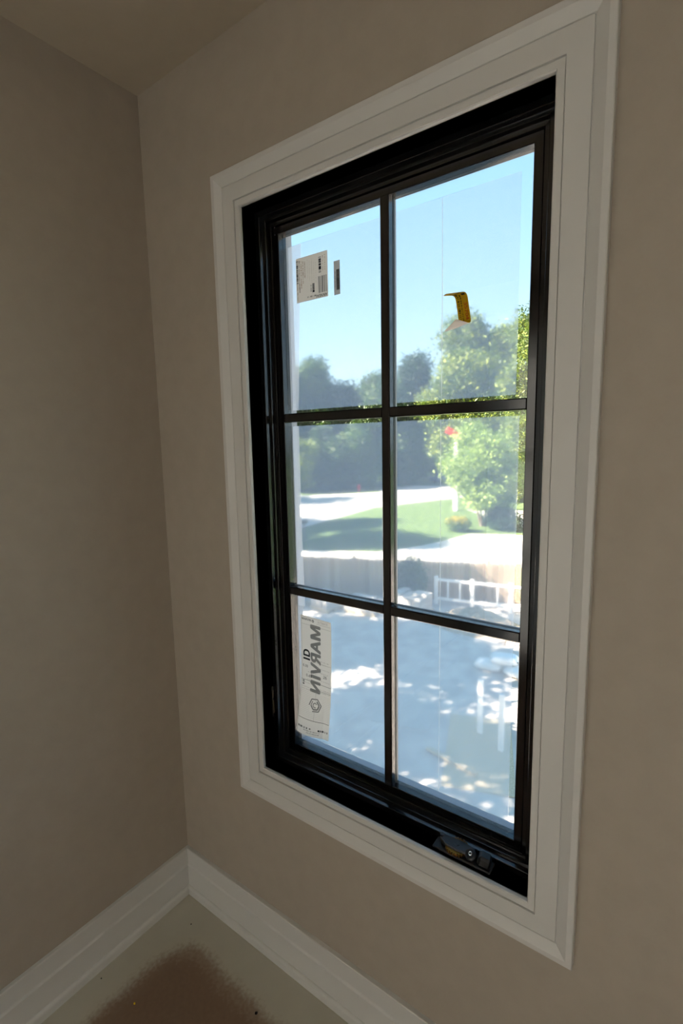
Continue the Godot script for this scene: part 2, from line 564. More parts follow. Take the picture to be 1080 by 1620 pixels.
func build_crank(o: Node3D):
	var yb: float = OPEN[2] + 0.0002
	var st := new_st()
	# base plate on the sill
	soft_box(st, Vector3(1.005, yb, -0.046), Vector3(1.152, yb + 0.006, -0.008), 0.002)
	var body := commit("crank_operator", st, mats.dark_plastic, o, "window crank operator without its cover, brass gear and grey arm")
	# toothed brass gear lying flat
	var c := Vector3(1.062, yb + 0.010, -0.030)
	st = new_st()
	var teeth := 26
	for k in teeth * 2:
		var a0 := TAU * k / (teeth * 2)
		var a1 := TAU * (k + 1) / (teeth * 2)
		var r := 0.0285 if k % 2 == 0 else 0.0245
		var p0 := c + Vector3(cos(a0), 0, sin(a0)) * r
		var p1 := c + Vector3(cos(a1), 0, sin(a1)) * r
		var up := Vector3(0, 0.007, 0)
		quad(st, p0, p1, p1 + up, p0 + up, p0 + p1 - c * 2)
		tri(st, c + up, p0 + up, p1 + up, Vector3.UP)
		if k % 2 == 0:
			for e in [[p0, a0], [p1, a1]]:
				var q: Vector3 = c + Vector3(cos(e[1]), 0, sin(e[1])) * 0.0245
				quad(st, e[0], q, q + up, e[0] + up, Vector3(-sin(e[1]), 0, cos(e[1])))
	commit("gear", st, mats.brass, body)
	# grey folded arm over the gear
	st = new_st()
	var arm := [[1.018, -0.036, 0.007], [1.036, -0.030, 0.013], [1.062, -0.030, 0.016], [1.085, -0.030, 0.013], [1.104, -0.029, 0.011]]
	for i in arm.size() - 1:
		var a: Array = arm[i]
		var b: Array = arm[i + 1]
		var y := yb + 0.0215
		var q := [Vector3(a[0], y, a[1] - a[2]), Vector3(b[0], y, b[1] - b[2]), Vector3(b[0], y, b[1] + b[2]), Vector3(a[0], y, a[1] + a[2])]
		quad(st, q[0], q[1], q[2], q[3], Vector3.UP)
		var dn := Vector3(0, -0.004, 0)
		quad(st, q[3], q[2], q[2] + dn + Vector3(0, 0, 0.002), q[3] + dn + Vector3(0, 0, 0.002), Vector3.BACK)
		quad(st, q[0], q[1], q[1] + dn, q[0] + dn, Vector3.FORWARD)
		quad(st, q[0] + dn, q[1] + dn, q[2] + dn, q[3] + dn, Vector3.DOWN)
	tube(st, [c, c + Vector3(0, 0.013, 0)], [0.006, 0.006], 12)
	commit("arm", st, mats.zinc, body)
	# small lug at the left end of the arm
	st = new_st()
	tube(st, [Vector3(1.020, yb + 0.004, -0.036), Vector3(1.020, yb + 0.026, -0.036)], [0.006, 0.005], 10)
	tube(st, [Vector3(1.024, yb + 0.012, -0.026), Vector3(1.036, yb + 0.013, -0.020)], [0.0035, 0.0035], 8)
	commit("lug", st, mats.zinc, body)
	# spindle housing with its ring, tilted to the room
	var t := Transform3D(Basis(Vector3.RIGHT, 0.55), Vector3(1.100, yb + 0.012, -0.026))
	st = new_st()
	tube(st, [t * Vector3(0, -0.012, 0), t * Vector3(0, 0.010, 0), t * Vector3(0, 0.0135, 0)], [0.0135, 0.0135, 0.010], 16)
	commit("spindle_housing", st, mats.zinc, body)
	st = new_st()
	var ring := []
	for k in 17:
		ring.append(t * Vector3(cos(TAU * k / 16) * 0.0036, 0.0142, sin(TAU * k / 16) * 0.0036))
	var rr := []
	rr.resize(17)
	rr.fill(0.0011)
	tube(st, ring, rr, 6, false)
	commit("ring", st, mats.steel_ring, body)
	# black folded knob at the right end
	st = new_st()
	soft_box(st, Vector3(-0.014, 0, -0.014), Vector3(0.016, 0.026, 0.014), 0.005, Transform3D(Basis(Vector3.UP, 0.25) * Basis(Vector3.BACK, -0.25), Vector3(1.128, yb + 0.004, -0.027)))
	commit("folded_knob", st, mats.dark_plastic, body)

# ------------------------------------------------------------------ things on the glass
func print_text(img: Image, text: String, place: Transform2D, height: float, c: Color, bold := true):
	var f := SystemFont.new()
	f.font_names = PackedStringArray(["Droid Sans"])
	f.font_weight = 700 if bold else 400
	var tm := TextMesh.new()
	tm.text = text
	tm.font = ThemeDB.fallback_font if bold and ThemeDB.fallback_font else f      # a plain sans face whose I has no bars
	tm.font_size = 64
	tm.pixel_size = 1.0
	tm.depth = 0.0
	tm.horizontal_alignment = HORIZONTAL_ALIGNMENT_LEFT
	if tm.get_surface_count() == 0:
		return
	var arr := tm.surface_get_arrays(0)
	var v: PackedVector3Array = arr[Mesh.ARRAY_VERTEX]
	var ix = arr[Mesh.ARRAY_INDEX]
	var lo := Vector3(1e9, 1e9, 0)
	var hi := Vector3(-1e9, -1e9, 0)
	for p in v:
		lo = lo.min(p)
		hi = hi.max(p)
	var k := height / maxf(hi.y - lo.y, 1.0)
	var count: int = ix.size() if ix != null else v.size()
	for i in range(0, count, 3):
		var q := []
		for j in 3:
			var p: Vector3 = v[ix[i + j]] if ix != null else v[i + j]
			q.append(place * Vector2((p.x - lo.x) * k, (p.y - lo.y) * k))
		fill_tri(img, q[0], q[1], q[2], c)

func fill_tri(img: Image, a: Vector2, b: Vector2, c: Vector2, color: Color):
	var area := (b - a).cross(c - a)
	if absf(area) < 1e-6:
		return
	for y in range(maxi(0, floori(minf(a.y, minf(b.y, c.y)))), mini(img.get_height() - 1, ceili(maxf(a.y, maxf(b.y, c.y)))) + 1):
		for x in range(maxi(0, floori(minf(a.x, minf(b.x, c.x)))), mini(img.get_width() - 1, ceili(maxf(a.x, maxf(b.x, c.x)))) + 1):
			var p := Vector2(x + 0.5, y + 0.5)
			var w0 := (b - a).cross(p - a) / area
			var w1 := (c - b).cross(p - b) / area
			var w2 := (a - c).cross(p - c) / area
			if w0 >= -0.01 and w1 >= -0.01 and w2 >= -0.01:
				img.set_pixel(x, y, color)

func stroke(img: Image, a: Vector2, b: Vector2, w: float, c: Color):
	var n := (b - a).normalized().orthogonal() * w / 2.0
	fill_tri(img, a + n, b + n, b - n, c)
	fill_tri(img, a + n, b - n, a - n, c)

func ticks(img: Image, r: Rect2, along_y: bool, step: float, share: float, c: Color, tick_seed: int):
	var rng := RandomNumberGenerator.new()
	rng.seed = tick_seed
	var p := 0.0
	var most := r.size.y if along_y else r.size.x
	while p < most:
		var w := rng.randf_range(0.5, 1.5) * step * share
		if along_y:
			img.fill_rect(Rect2i(int(r.position.x), int(r.position.y + p), int(r.size.x), maxi(1, int(w))), c)
		else:
			img.fill_rect(Rect2i(int(r.position.x + p), int(r.position.y), maxi(1, int(w)), int(r.size.y)), c)
		p += step * rng.randf_range(0.7, 1.5)

func paper(called: String, img: Image, shape: Callable, nu: int, nv: int, label: String, category: String) -> MeshInstance3D:
	# a thin sheet: shape(u, v) with u to the right and v downwards; the print faces the room
	var m := mat(called + "_" + str(mats.size()), Color.WHITE, 0.75)
	m.albedo_texture = ImageTexture.create_from_image(img)
	m.texture_repeat = false
	m.backlight_enabled = true
	m.backlight = Color(1.0, 1.0, 1.0)
	var st := new_st()
	for j in nv:
		for i in nu:
			var p := []
			var t := []
			for k in [[0, 0], [1, 0], [1, 1], [0, 1]]:
				var uv := Vector2(float(i + k[0]) / nu, float(j + k[1]) / nv)
				p.append(shape.call(uv.x, uv.y))
				t.append(uv)
			var n: Vector3 = (p[3] - p[0]).cross(p[1] - p[0]).normalized()
			quad(st, p[0], p[1], p[2], p[3], n, t)
	var o := commit(called, st, m)
	tag(o, label, category)
	return o

func build_glass_things():
	build_maker_label()
	build_order_label()
	build_tape()
	# protective film on the outside of the panes, in two sheets
	for f in [[0.4935, 1.1480, 1.7640, 2.2190, "hazy clear film over the two top panes"], [0.4900, 1.1570, 0.7330, 1.7180, "hazy clear film over the four lower panes, creased upright in the middle"]]:
		var bm := BoxMesh.new()
		bm.size = Vector3(f[1] - f[0], f[3] - f[2], 0.001)
		var o := thing("protective_film", f[4], "film", Vector3((f[0] + f[1]) / 2, f[2], -0.1180), 0.0, "sheets of film on the glass")
		var sheet := put("sheet", bm, mats.film, o)
		sheet.position.y = (f[3] - f[2]) / 2
		var st := new_st()
		var dx: float = 0.971 - (f[0] + f[1]) / 2
		tube(st, [Vector3(dx, 0.004, 0.0014), Vector3(dx + 0.0006, (f[3] - f[2]) * 0.5, 0.0014), Vector3(dx - 0.001, f[3] - f[2] - 0.003, 0.0014)], [0.0007, 0.0010, 0.0006], 6)
		commit("crease", st, mats.film_crease, o)
		# the left edge of the film is folded over on itself
		var edge := [[2.219, 0.5415], [2.027, 0.5290], [1.7640, 0.5150]] if f[2] > 1.0 else [[1.718, 0.5135], [1.383, 0.5140], [1.165, 0.5175]]
		st = new_st()
		for i in 2:
			var e0 := Vector3(f[0] - o.position.x, edge[i][0] - f[2], -0.0012)
			var e1 := Vector3(edge[i][1] - o.position.x, edge[i][0] - f[2], -0.0016)
			var e2 := Vector3(edge[i + 1][1] - o.position.x, edge[i + 1][0] - f[2], -0.0016)
			var e3 := Vector3(f[0] - o.position.x, edge[i + 1][0] - f[2], -0.0012)
			quad(st, e0, e1, e2, e3, Vector3.BACK)
		commit("folded_edge", st, mats.film_fold, o)

func build_maker_label():
	var w := 300
	var h := 960
	var img := Image.create(w, h, false, Image.FORMAT_RGB8)
	var ink := Color(0.13, 0.13, 0.14)
	var grey := Color(0.47, 0.46, 0.45)
	var pale := Color(0.62, 0.60, 0.58)
	img.fill(Color(0.84, 0.825, 0.80))
	# back print of the sheet shows through: large mirrored name
	for d in [Vector2(-4, 0), Vector2(4, 0), Vector2(0, -5), Vector2(0, 5)]:      # heavy strokes
		print_text(img, "MARVIN", Transform2D(Vector2(0, 1.0), Vector2(-0.93, 0), Vector2(193, 62) + d), 100.0, grey)
	# hexagon mark
	var cc := Vector2(158, 700)
	for ring in [[56.0, 9.0, [0, 1, 2, 4, 5]], [38.0, 12.0, [0, 1, 2, 3]], [38.0, 7.0, [4]]]:
		for e in ring[2]:
			var a: Vector2 = cc + Vector2(cos(TAU * e / 6 - 1.2), sin(TAU * e / 6 - 1.2)) * ring[0]
			var b: Vector2 = cc + Vector2(cos(TAU * (e + 1) / 6 - 1.2), sin(TAU * (e + 1) / 6 - 1.2)) * ring[0]
			stroke(img, a, b, ring[1], grey)
	for e in 12:
		var a2 := cc + Vector2(cos(TAU * e / 16 + 1.0), sin(TAU * e / 16 + 1.0)) * 18.0
		var b2 := cc + Vector2(cos(TAU * (e + 1) / 16 + 1.0), sin(TAU * (e + 1) / 16 + 1.0)) * 18.0
		stroke(img, a2, b2, 8.0, grey)
	# front print
	print_text(img, "MARVIN", Transform2D(Vector2(1, 0), Vector2(0, -1), Vector2(14, 34)), 17.0, ink)
	for e in 10:
		stroke(img, Vector2(124, 27) + Vector2.from_angle(TAU * e / 10) * 8, Vector2(124, 27) + Vector2.from_angle(TAU * (e + 1) / 10) * 8, 5, ink)
	print_text(img, "ULTIMATE", Transform2D(Vector2(1, 0), Vector2(0, -1), Vector2(170, 33)), 16.0, pale, false)
	img.fill_rect(Rect2i(160, 42, 130, 2), pale)
	img.fill_rect(Rect2i(6, 6, 288, 2), pale)
	for y in [66, 352]:
		img.fill_rect(Rect2i(6, y, 288, 2), pale)
	img.fill_rect(Rect2i(6, 0, 2, h), pale)
	for d in [Vector2(-2, 0), Vector2(2, 0), Vector2(0, -2), Vector2(0, 2)]:
		print_text(img, "ID", Transform2D(Vector2(0, -1), Vector2(-1, 0), Vector2(88, 352) + d), 64.0, ink)
	print_text(img, "0.30", Transform2D(Vector2(1, 0), Vector2(0, -1), Vector2(18, 416)), 20.0, ink, false)
	print_text(img, "0.48", Transform2D(Vector2(1, 0), Vector2(0, -1), Vector2(52, 492)), 22.0, ink, false)
	print_text(img, "26", Transform2D(Vector2(1, 0), Vector2(0, -1), Vector2(222, 462)), 24.0, ink, false)
	for l in [[70, 368, 60], [190, 330, 90], [200, 352, 70], [150, 392, 130], [160, 424, 110], [70, 446, 90], [200, 486, 80], [60, 510, 60], [12, 540, 110], [150, 560, 140], [12, 575, 80], [170, 582, 110], [12, 592, 100]]:
		ticks(img, Rect2(l[0], l[1], l[2], 6), false, 7.0, 0.5, pale, l[1])
	img.fill_rect(Rect2i(6, 520, 288, 3), Color(0.35, 0.34, 0.33))
	img.fill_rect(Rect2i(150, 574, 146, 3), grey)
	ticks(img, Rect2(18, 528, 18, 30), true, 9.0, 0.8, ink, 5)
	for y in range(610, 820, 14):
		img.fill_rect(Rect2i(8, y, 100 if y > 640 and y < 760 else 284, 1), pale)
		img.fill_rect(Rect2i(214, y, 78, 1), pale)
	img.fill_rect(Rect2i(156, 590, 2, 240), pale)
	img.fill_rect(Rect2i(6, 826, 288, 4), Color(0.33, 0.32, 0.31))
	ticks(img, Rect2(10, 892, 105, 15), false, 9.0, 0.6, ink, 21)
	ticks(img, Rect2(125, 892, 20, 13), false, 8.0, 0.7, ink, 22)
	ticks(img, Rect2(200, 892, 84, 15), false, 9.0, 0.6, ink, 23)
	ticks(img, Rect2(70, 914, 140, 9), false, 7.0, 0.5, grey, 24)
	ticks(img, Rect2(100, 932, 110, 9), false, 7.0, 0.5, grey, 25)
	var shape := func(u: float, v: float) -> Vector3:
		var x := 0.5235 + 0.117 * u - 0.0165 * v * v
		var y := 1.1505 - 0.379 * v - 0.004 * u
		var curl := smoothstep(0.5, 1.0, v)
		# the lower end bows away from the glass between its edges
		var bow := 1.0 - pow(2.0 * u - 0.55, 2.0)
		return Vector3(x, y + curl * u * u * 0.004, -0.0905 + 0.0015 + curl * 0.012 * maxf(bow, -0.1) + 0.006 * curl)
	paper("maker_label", img, shape, 10, 20, "tall white paper label with large mirrored grey lettering on the lower left pane", "label")

func build_order_label():
	var n := 340
	var img := Image.create(n, n, false, Image.FORMAT_RGB8)
	var ink := Color(0.12, 0.12, 0.13)
	var brown := Color(0.50, 0.40, 0.32)
	img.fill(Color(0.80, 0.775, 0.74))
	ticks(img, Rect2(4, 18, 20, 170), true, 6.5, 0.75, ink, 2)
	ticks(img, Rect2(6, 200, 12, 120), true, 9.0, 0.4, brown, 3)
	for k in 4:
		ticks(img, Rect2(32 + k * 20, 20 + k * 6, 10, 250 - 40 * k), true, 8.0, 0.55, brown if k else ink.lerp(brown, 0.4), 4 + k)
	for k in 5:
		ticks(img, Rect2(124 + k * 22, 30 + 9 * k, 5, 150), true, 13.0, 0.3, Color(0.62, 0.59, 0.55), 14 + k)
	img.fill_rect(Rect2i(172, 30, 1, 290), Color(0.6, 0.58, 0.55))
	ticks(img, Rect2(246, 34, 26, 110), true, 7.0, 0.9, ink, 31)
	ticks(img, Rect2(284, 30, 8, 120), true, 10.0, 0.4, brown, 32)
	ticks(img, Rect2(306, 26, 8, 110), true, 12.0, 0.3, brown, 33)
	ticks(img, Rect2(240, 176, 82, 124), false, 8.0, 0.55, Color(0.22, 0.22, 0.24), 34)
	img.fill_rect(Rect2i(176, 214, 22, 70), ink)
	ticks(img, Rect2(176, 214, 22, 70), true, 16.0, 0.3, Color(0.7, 0.68, 0.65), 36)
	ticks(img, Rect2(156, 226, 10, 48), true, 10.0, 0.4, ink, 37)
	for k in 3:
		ticks(img, Rect2(120 + k * 32, 306, 22, 12), false, 9.0, 0.5, ink, 40 + k)
	print_text(img, "ANNEAL", Transform2D(Vector2(-1, 0), Vector2(0, 1), Vector2(330, 310)), 22.0, ink)
	var shape := func(u: float, v: float) -> Vector3:
		return Vector3(0.5446 + 0.1100 * u, 2.1695 - 0.1160 * v, -0.0918)
	paper("order_label", img, shape, 2, 2, "square white sticker with barcodes on the upper left pane", "label")
	img = Image.create(64, 256, false, Image.FORMAT_RGB8)
	img.fill(Color(0.62, 0.61, 0.60))
	img.fill_rect(Rect2i(26, 66, 32, 154), Color(0.22, 0.21, 0.20))
	ticks(img, Rect2(26, 66, 32, 154), true, 8.0, 0.35, Color(0.36, 0.34, 0.32), 3)
	ticks(img, Rect2(8, 80, 10, 120), true, 9.0, 0.4, Color(0.40, 0.39, 0.38), 4)
	var narrow := func(u: float, v: float) -> Vector3:
		return Vector3(0.6745 + 0.0200 * u, 2.1364 - 0.0845 * v, -0.0918)
	paper("barcode_label", img, narrow, 1, 2, "narrow grey barcode strip beside the square sticker", "label")

func build_tape():
	var img := Image.create(96, 400, false, Image.FORMAT_RGB8)
	img.fill(Color(0.90, 0.76, 0.08))
	var ink := Color(0.28, 0.24, 0.05)
	print_text(img, "35704", Transform2D(Vector2(0, 1), Vector2(1, 0), Vector2(60, 165)), 24.0, Color(0.82, 0.25, 0.08))
	ticks(img, Rect2(12, 60, 14, 220), true, 9.0, 0.55, ink, 8)
	ticks(img, Rect2(34, 120, 10, 150), true, 8.0, 0.5, ink, 9)
	for r in [[34, 90, 30, 12], [58, 112, 26, 14], [20, 92, 12, 8]]:
		img.fill_rect(Rect2i(r[0], r[1], r[2], r[3]), ink)
	# a strip whose middle sticks to the glass and whose ends curl into the room
	var shape := func(u: float, v: float) -> Vector3:
		var body := 0.048
		var bend := 0.012
		var s := (v - 0.5) * 0.166
		var half := body / 2.0
		var y := -s
		var z := 0.0
		var a := absf(s) - half
		if a > 0.0:
			var arc := minf(a, bend * 1.5)
			var th := arc / bend
			y = half + bend * sin(th) + maxf(a - arc, 0.0) * cos(th)
			z = bend * (1.0 - cos(th)) + maxf(a - arc, 0.0) * sin(th)
			y = y if s < 0.0 else -y
		var wide := 0.028 * (u - 0.5)
		var lean := -0.012 * (y / 0.07)
		var narrow := 1.0
		if s < 0.0 and a > 0.0:
			narrow = 1.0 - 0.75 * clampf((a - 0.02) / 0.035, 0.0, 1.0)
		var droop := 0.30 * z if s < 0.0 else lerpf(0.25, -0.12, u) * z
		return Vector3(1.0345 + wide * narrow + lean - 0.28 * z, 1.9570 + y + wide * 0.12 - droop, -0.0912 + z + 0.0006)
	var front := paper("tape_strip", img, shape, 4, 36, "curled strip of yellow printed tape on the upper right pane", "tape")
	# pale back of the tape
	var st := new_st()
	for j in 36:
		for i in 4:
			var p := []
			for k in [[0, 0], [1, 0], [1, 1], [0, 1]]:
				p.append(shape.call(float(i + k[0]) / 4.0, float(j + k[1]) / 36.0))
			var n: Vector3 = (p[3] - p[0]).cross(p[1] - p[0]).normalized()
			for k in 4:
				p[k] -= n * 0.0004
			quad(st, p[0], p[1], p[2], p[3], -n)
	commit("backing", st, mat("tape_back", Color(0.80, 0.77, 0.74), 0.7), front, "pale back of the tape")

# ------------------------------------------------------------------ outside
func ground_patch(called: String, label: String, category: String, pts: Array, y: float, m: Material):
	var flat := PackedVector2Array(pts.map(func(p): return Vector2(p[0], p[1])))
	var st := new_st()
	var ix := Geometry2D.triangulate_polygon(flat)
	for i in range(0, ix.size(), 3):
		var p := []
		for k in 3:
			p.append(Vector3(flat[ix[i + k]].x, y, flat[ix[i + k]].y))
		tri(st, p[0], p[1], p[2], Vector3.UP)
	for i in flat.size():
		var a := flat[i]
		var b := flat[(i + 1) % flat.size()]
		quad(st, Vector3(a.x, y, a.y), Vector3(b.x, y, b.y), Vector3(b.x, GROUND - 0.05, b.y), Vector3(a.x, GROUND - 0.05, a.y), Vector3((b - a).y, 0, -(b - a).x))
	shell_part(called, label, category, st, m)

func build_outside_ground():
	var st := new_st()
	box(st, Vector3(-180, GROUND - 0.5, -220), Vector3(120, GROUND, 80))
	shell_part("ground", "rough grass around the houses and the street", "ground", st, mats.grass)
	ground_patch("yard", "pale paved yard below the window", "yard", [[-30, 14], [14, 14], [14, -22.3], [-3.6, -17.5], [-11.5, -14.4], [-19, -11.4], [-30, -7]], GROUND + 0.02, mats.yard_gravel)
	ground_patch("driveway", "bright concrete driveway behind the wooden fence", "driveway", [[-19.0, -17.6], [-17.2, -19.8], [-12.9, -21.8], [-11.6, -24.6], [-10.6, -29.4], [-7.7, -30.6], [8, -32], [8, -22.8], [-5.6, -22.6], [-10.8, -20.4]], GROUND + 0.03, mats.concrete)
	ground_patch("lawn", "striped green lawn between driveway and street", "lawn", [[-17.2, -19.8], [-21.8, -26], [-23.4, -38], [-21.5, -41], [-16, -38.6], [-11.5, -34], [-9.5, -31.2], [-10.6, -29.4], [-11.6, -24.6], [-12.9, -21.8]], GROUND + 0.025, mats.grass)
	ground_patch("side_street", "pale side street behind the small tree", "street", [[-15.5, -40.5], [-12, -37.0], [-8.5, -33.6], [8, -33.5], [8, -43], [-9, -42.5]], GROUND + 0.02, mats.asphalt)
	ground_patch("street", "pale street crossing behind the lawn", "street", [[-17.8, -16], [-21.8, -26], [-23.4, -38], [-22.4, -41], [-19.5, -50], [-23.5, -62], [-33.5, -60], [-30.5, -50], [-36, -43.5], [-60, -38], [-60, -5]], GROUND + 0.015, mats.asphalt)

func build_yard():
	# wooden fence of upright boards
	var a := Vector3(-19.0, GROUND, -10.95)
	var b := Vector3(7.0, GROUND, -21.4)
	var run := b - a
	var along := run.normalized()
	var turn := atan2(-along.z, along.x)
	var f := thing("wooden_fence", "weathered board fence along the far side of the yard", "fence", a, turn)
	var n := 140
	var step := run.length() / n
	var rng := RandomNumberGenerator.new()
	rng.seed = 12
	var bm := new_st()
	soft_box(bm, Vector3(0.006, 0.03, -0.012), Vector3(step - 0.006, 1.5, 0.012), 0.004)
	bm.generate_normals()
	var board := bm.commit()
	for i in n:
		var o := put("board", board, mats["fence_wood_%d" % rng.randi_range(0, 2)], f)
		o.position = Vector3(i * step, rng.randf_range(-0.02, 0.02), rng.randf_range(-0.004, 0.004))
	for y in [0.35, 1.2]:
		var st := new_st()
		box(st, Vector3(0, y, -0.055), Vector3(run.length(), y + 0.09, -0.014))
		commit("rail", st, mats.fence_wood_0, f)
	for i in 12:
		var st := new_st()
		var x := run.length() * i / 11.0
		soft_box(st, Vector3(x - 0.06, 0, -0.16), Vector3(x + 0.06, 1.58, -0.058), 0.01)
		commit("post", st, mats.fence_wood_1, f)
	# white railing in front of the fence
	var ra := Vector3(-6.35, GROUND + 0.02, -15.45)
	var rb := Vector3(-1.2, GROUND + 0.02, -16.4)
	var rr := rb - ra
	var r := thing("white_railing", "white railing with thin balusters before the wooden fence", "railing", ra, atan2(-rr.z, rr.x))
	var length := rr.length()
	for y in [0.22, 0.93]:
		var st := new_st()
		soft_box(st, Vector3(0, y - 0.045, -0.045), Vector3(length, y + 0.045, 0.045), 0.012)
		commit("top_rail" if y > 0.5 else "bottom_rail", st, mats.white_paint, r)
	for i in 5:
		var st := new_st()
		var x := length * i / 4.0
		soft_box(st, Vector3(x - 0.06, 0, -0.06), Vector3(x + 0.06, 1.05, 0.06), 0.012)
		commit("post", st, mats.white_paint, r)
	var bal := new_st()
	soft_box(bal, Vector3(-0.028, 0.26, -0.028), Vector3(0.028, 0.89, 0.028), 0.006)
	bal.generate_normals()
	var baluster := bal.commit()
	for i in 12:
		if i % 4 != 0:
			var o := put("baluster", baluster, mats.white_paint, r)
			o.position.x = length * i / 12.0
	# heap of soil
	mound("soil_heap", "low heap of pale soil in front of the white railing", Vector3(-4.2, GROUND, -14.1), Vector2(1.9, 1.0), 0.55, mats.soil, 3)
	mound("stone_heap", "small heap of dark stone at the right edge of the view", Vector3(-0.55, GROUND, -8.9), Vector2(0.5, 0.6), 0.30, mats.dark_stone, 5)
	# stacked pavers
	var stacks := [[-10.75, -12.4, 0.2, 1.1, 4, "low stack of pale pavers nearest the left window frame"], [-9.45, -12.85, -0.2, 1.0, 5, "tall stack of pale pavers second from the left"], [-8.1, -13.3, 0.1, 1.2, 4, "wide stack of pale pavers in the middle of the row"], [-6.7, -14.25, -0.1, 1.2, 6, "tallest stack of pale pavers beside the soil heap"]]
	for s in stacks:
		paver_stack(Vector3(s[0], GROUND + 0.02, s[1]), s[2], s[3], s[4], s[5])
	# white sacks
	var sacks := [[-2.85, 0.0, -11.3, 0.1, "white sack at the bottom left of the sack pile"], [-2.05, 0.0, -11.25, -0.1, "white sack at the bottom right of the sack pile"], [-2.45, 0.252, -11.3, 0.3, "white sack lying on top of the sack pile"]]
	for s in sacks:
		sack(Vector3(s[0], GROUND + 0.02 + s[1], s[2]), s[3], s[4])
	# sheet and loose lumber on the gravel
	var st := new_st()
	soft_box(st, Vector3(-0.62, 0, -1.2), Vector3(0.62, 0.02, 1.2), 0.004)
	var o := commit("plywood_sheet", st, mats.lumber)
	o.position = Vector3(-1.75, GROUND + 0.02, -7.75)
	o.rotation.y = 0.35
	tag(o, "pale plywood sheet lying flat on the paving", "board")
	st = new_st()
	soft_box(st, Vector3(-0.61, 0, -1.22), Vector3(0.61, 0.015, 1.22), 0.004)
	o = commit("cement_sheet", st, mats.paver_2)
	o.position = Vector3(-3.75, GROUND + 0.02, -8.8)
	o.rotation.y = 0.25
	tag(o, "large pale cement sheet lying flat left of the plywood", "board")
	st = new_st()
	soft_box(st, Vector3(-0.55, 0, -0.05), Vector3(0.55, 0.045, 0.05), 0.006)
	o = commit("timber_batten", st, mats.lumber)
	o.position = Vector3(-2.05, GROUND + 0.045, -7.1)
	o.rotation.y = -0.2
	tag(o, "short timber batten lying before the plywood sheet", "board")
	for k in 2:
		st = new_st()
		soft_box(st, Vector3(-0.05, 0, -0.03), Vector3(0.05, 1.15, 0.03), 0.006)
		o = commit("timber_post", st, mats.white_paint)
		o.position = Vector3(-1.95 + 0.55 * k, GROUND + (0.045 if k == 0 else 0.04), -8.3 + 0.35 * k)
		tag(o, "white post standing on the plywood, %s" % ("farther from the window frame" if k == 0 else "nearer the right window frame"), "post", "white posts on the plywood")
	st = new_st()
	tube(st, [Vector3(0, 0, 0), Vector3(0.16, 0.75, -0.05)], [0.018, 0.014], 8)
	o = commit("stake", st, mats.bark)
	o.position = Vector3(-3.0, GROUND + 0.02, -13.0)
	tag(o, "thin dark leaning stake beside the soil heap", "stake")

func mound(called: String, label: String, at: Vector3, r: Vector2, h: float, m: Material, mound_seed: int):
	var no := FastNoiseLite.new()
	no.seed = mound_seed
	no.frequency = 1.4
	var n := 26
	var st := SurfaceTool.new()
	st.begin(Mesh.PRIMITIVE_TRIANGLES)
	st.set_smooth_group(0)
	var p := func(i: int, k: int) -> Vector3:
		var d := float(i) / 10.0
		var a := TAU * k / n
		var x := cos(a) * d * r.x
		var z := sin(a) * d * r.y
		var y := h * pow(cos(minf(d, 1.0) * PI / 2.0), 1.4) * (1.0 + 0.45 * no.get_noise_2d(x + at.x, z + at.z)) + 0.06 * (1.0 - d) * no.get_noise_2d(x * 5.0, z * 5.0)
		return Vector3(x * (1.0 + 0.15 * no.get_noise_1d(a * 2.0)), maxf(y, 0.0), z)
	for i in 10:
		for k in n:
			quad(st, p.call(i, k), p.call(i + 1, k), p.call(i + 1, (k + 1) % n), p.call(i, (k + 1) % n), Vector3.UP)
	st.index()
	var o := commit(called, st, m)
	o.position = at + Vector3(0, 0.021, 0)
	tag(o, label, "heap")

var paver_mesh: Mesh

func paver_stack(at: Vector3, turn: float, wide: float, layers: int, label: String):
	if paver_mesh == null:
		var st := new_st()
		soft_box(st, Vector3(0.004, 0, 0.004), Vector3(0.296, 0.096, 0.396), 0.012)
		st.generate_normals()
		paver_mesh = st.commit()
	var o := thing("paver_stack", label, "pavers", at, turn, "stacks of pavers in the yard")
	var st2 := new_st()
	for k in 3:
		box(st2, Vector3(-wide / 2, 0, -0.42 + 0.36 * k), Vector3(wide / 2, 0.09, -0.32 + 0.36 * k))
	box(st2, Vector3(-wide / 2, 0.09, -0.42), Vector3(wide / 2, 0.11, 0.42))
	commit("pallet", st2, mats.lumber, o)
	var rng := RandomNumberGenerator.new()
	rng.seed = int(at.x * 100)
	var cols := int(wide / 0.3)
	for l in layers:
		for c in cols:
			for d in 2:
				if l == layers - 1 and rng.randf() < 0.35:
					continue
				var b := put("paver", paver_mesh, mats["paver_%d" % rng.randi_range(0, 2)], o)
				b.position = Vector3(-cols * 0.15 + c * 0.3 + rng.randf_range(-0.008, 0.008), 0.11 + l * 0.0965, -0.4 + d * 0.4 + rng.randf_range(-0.01, 0.01))

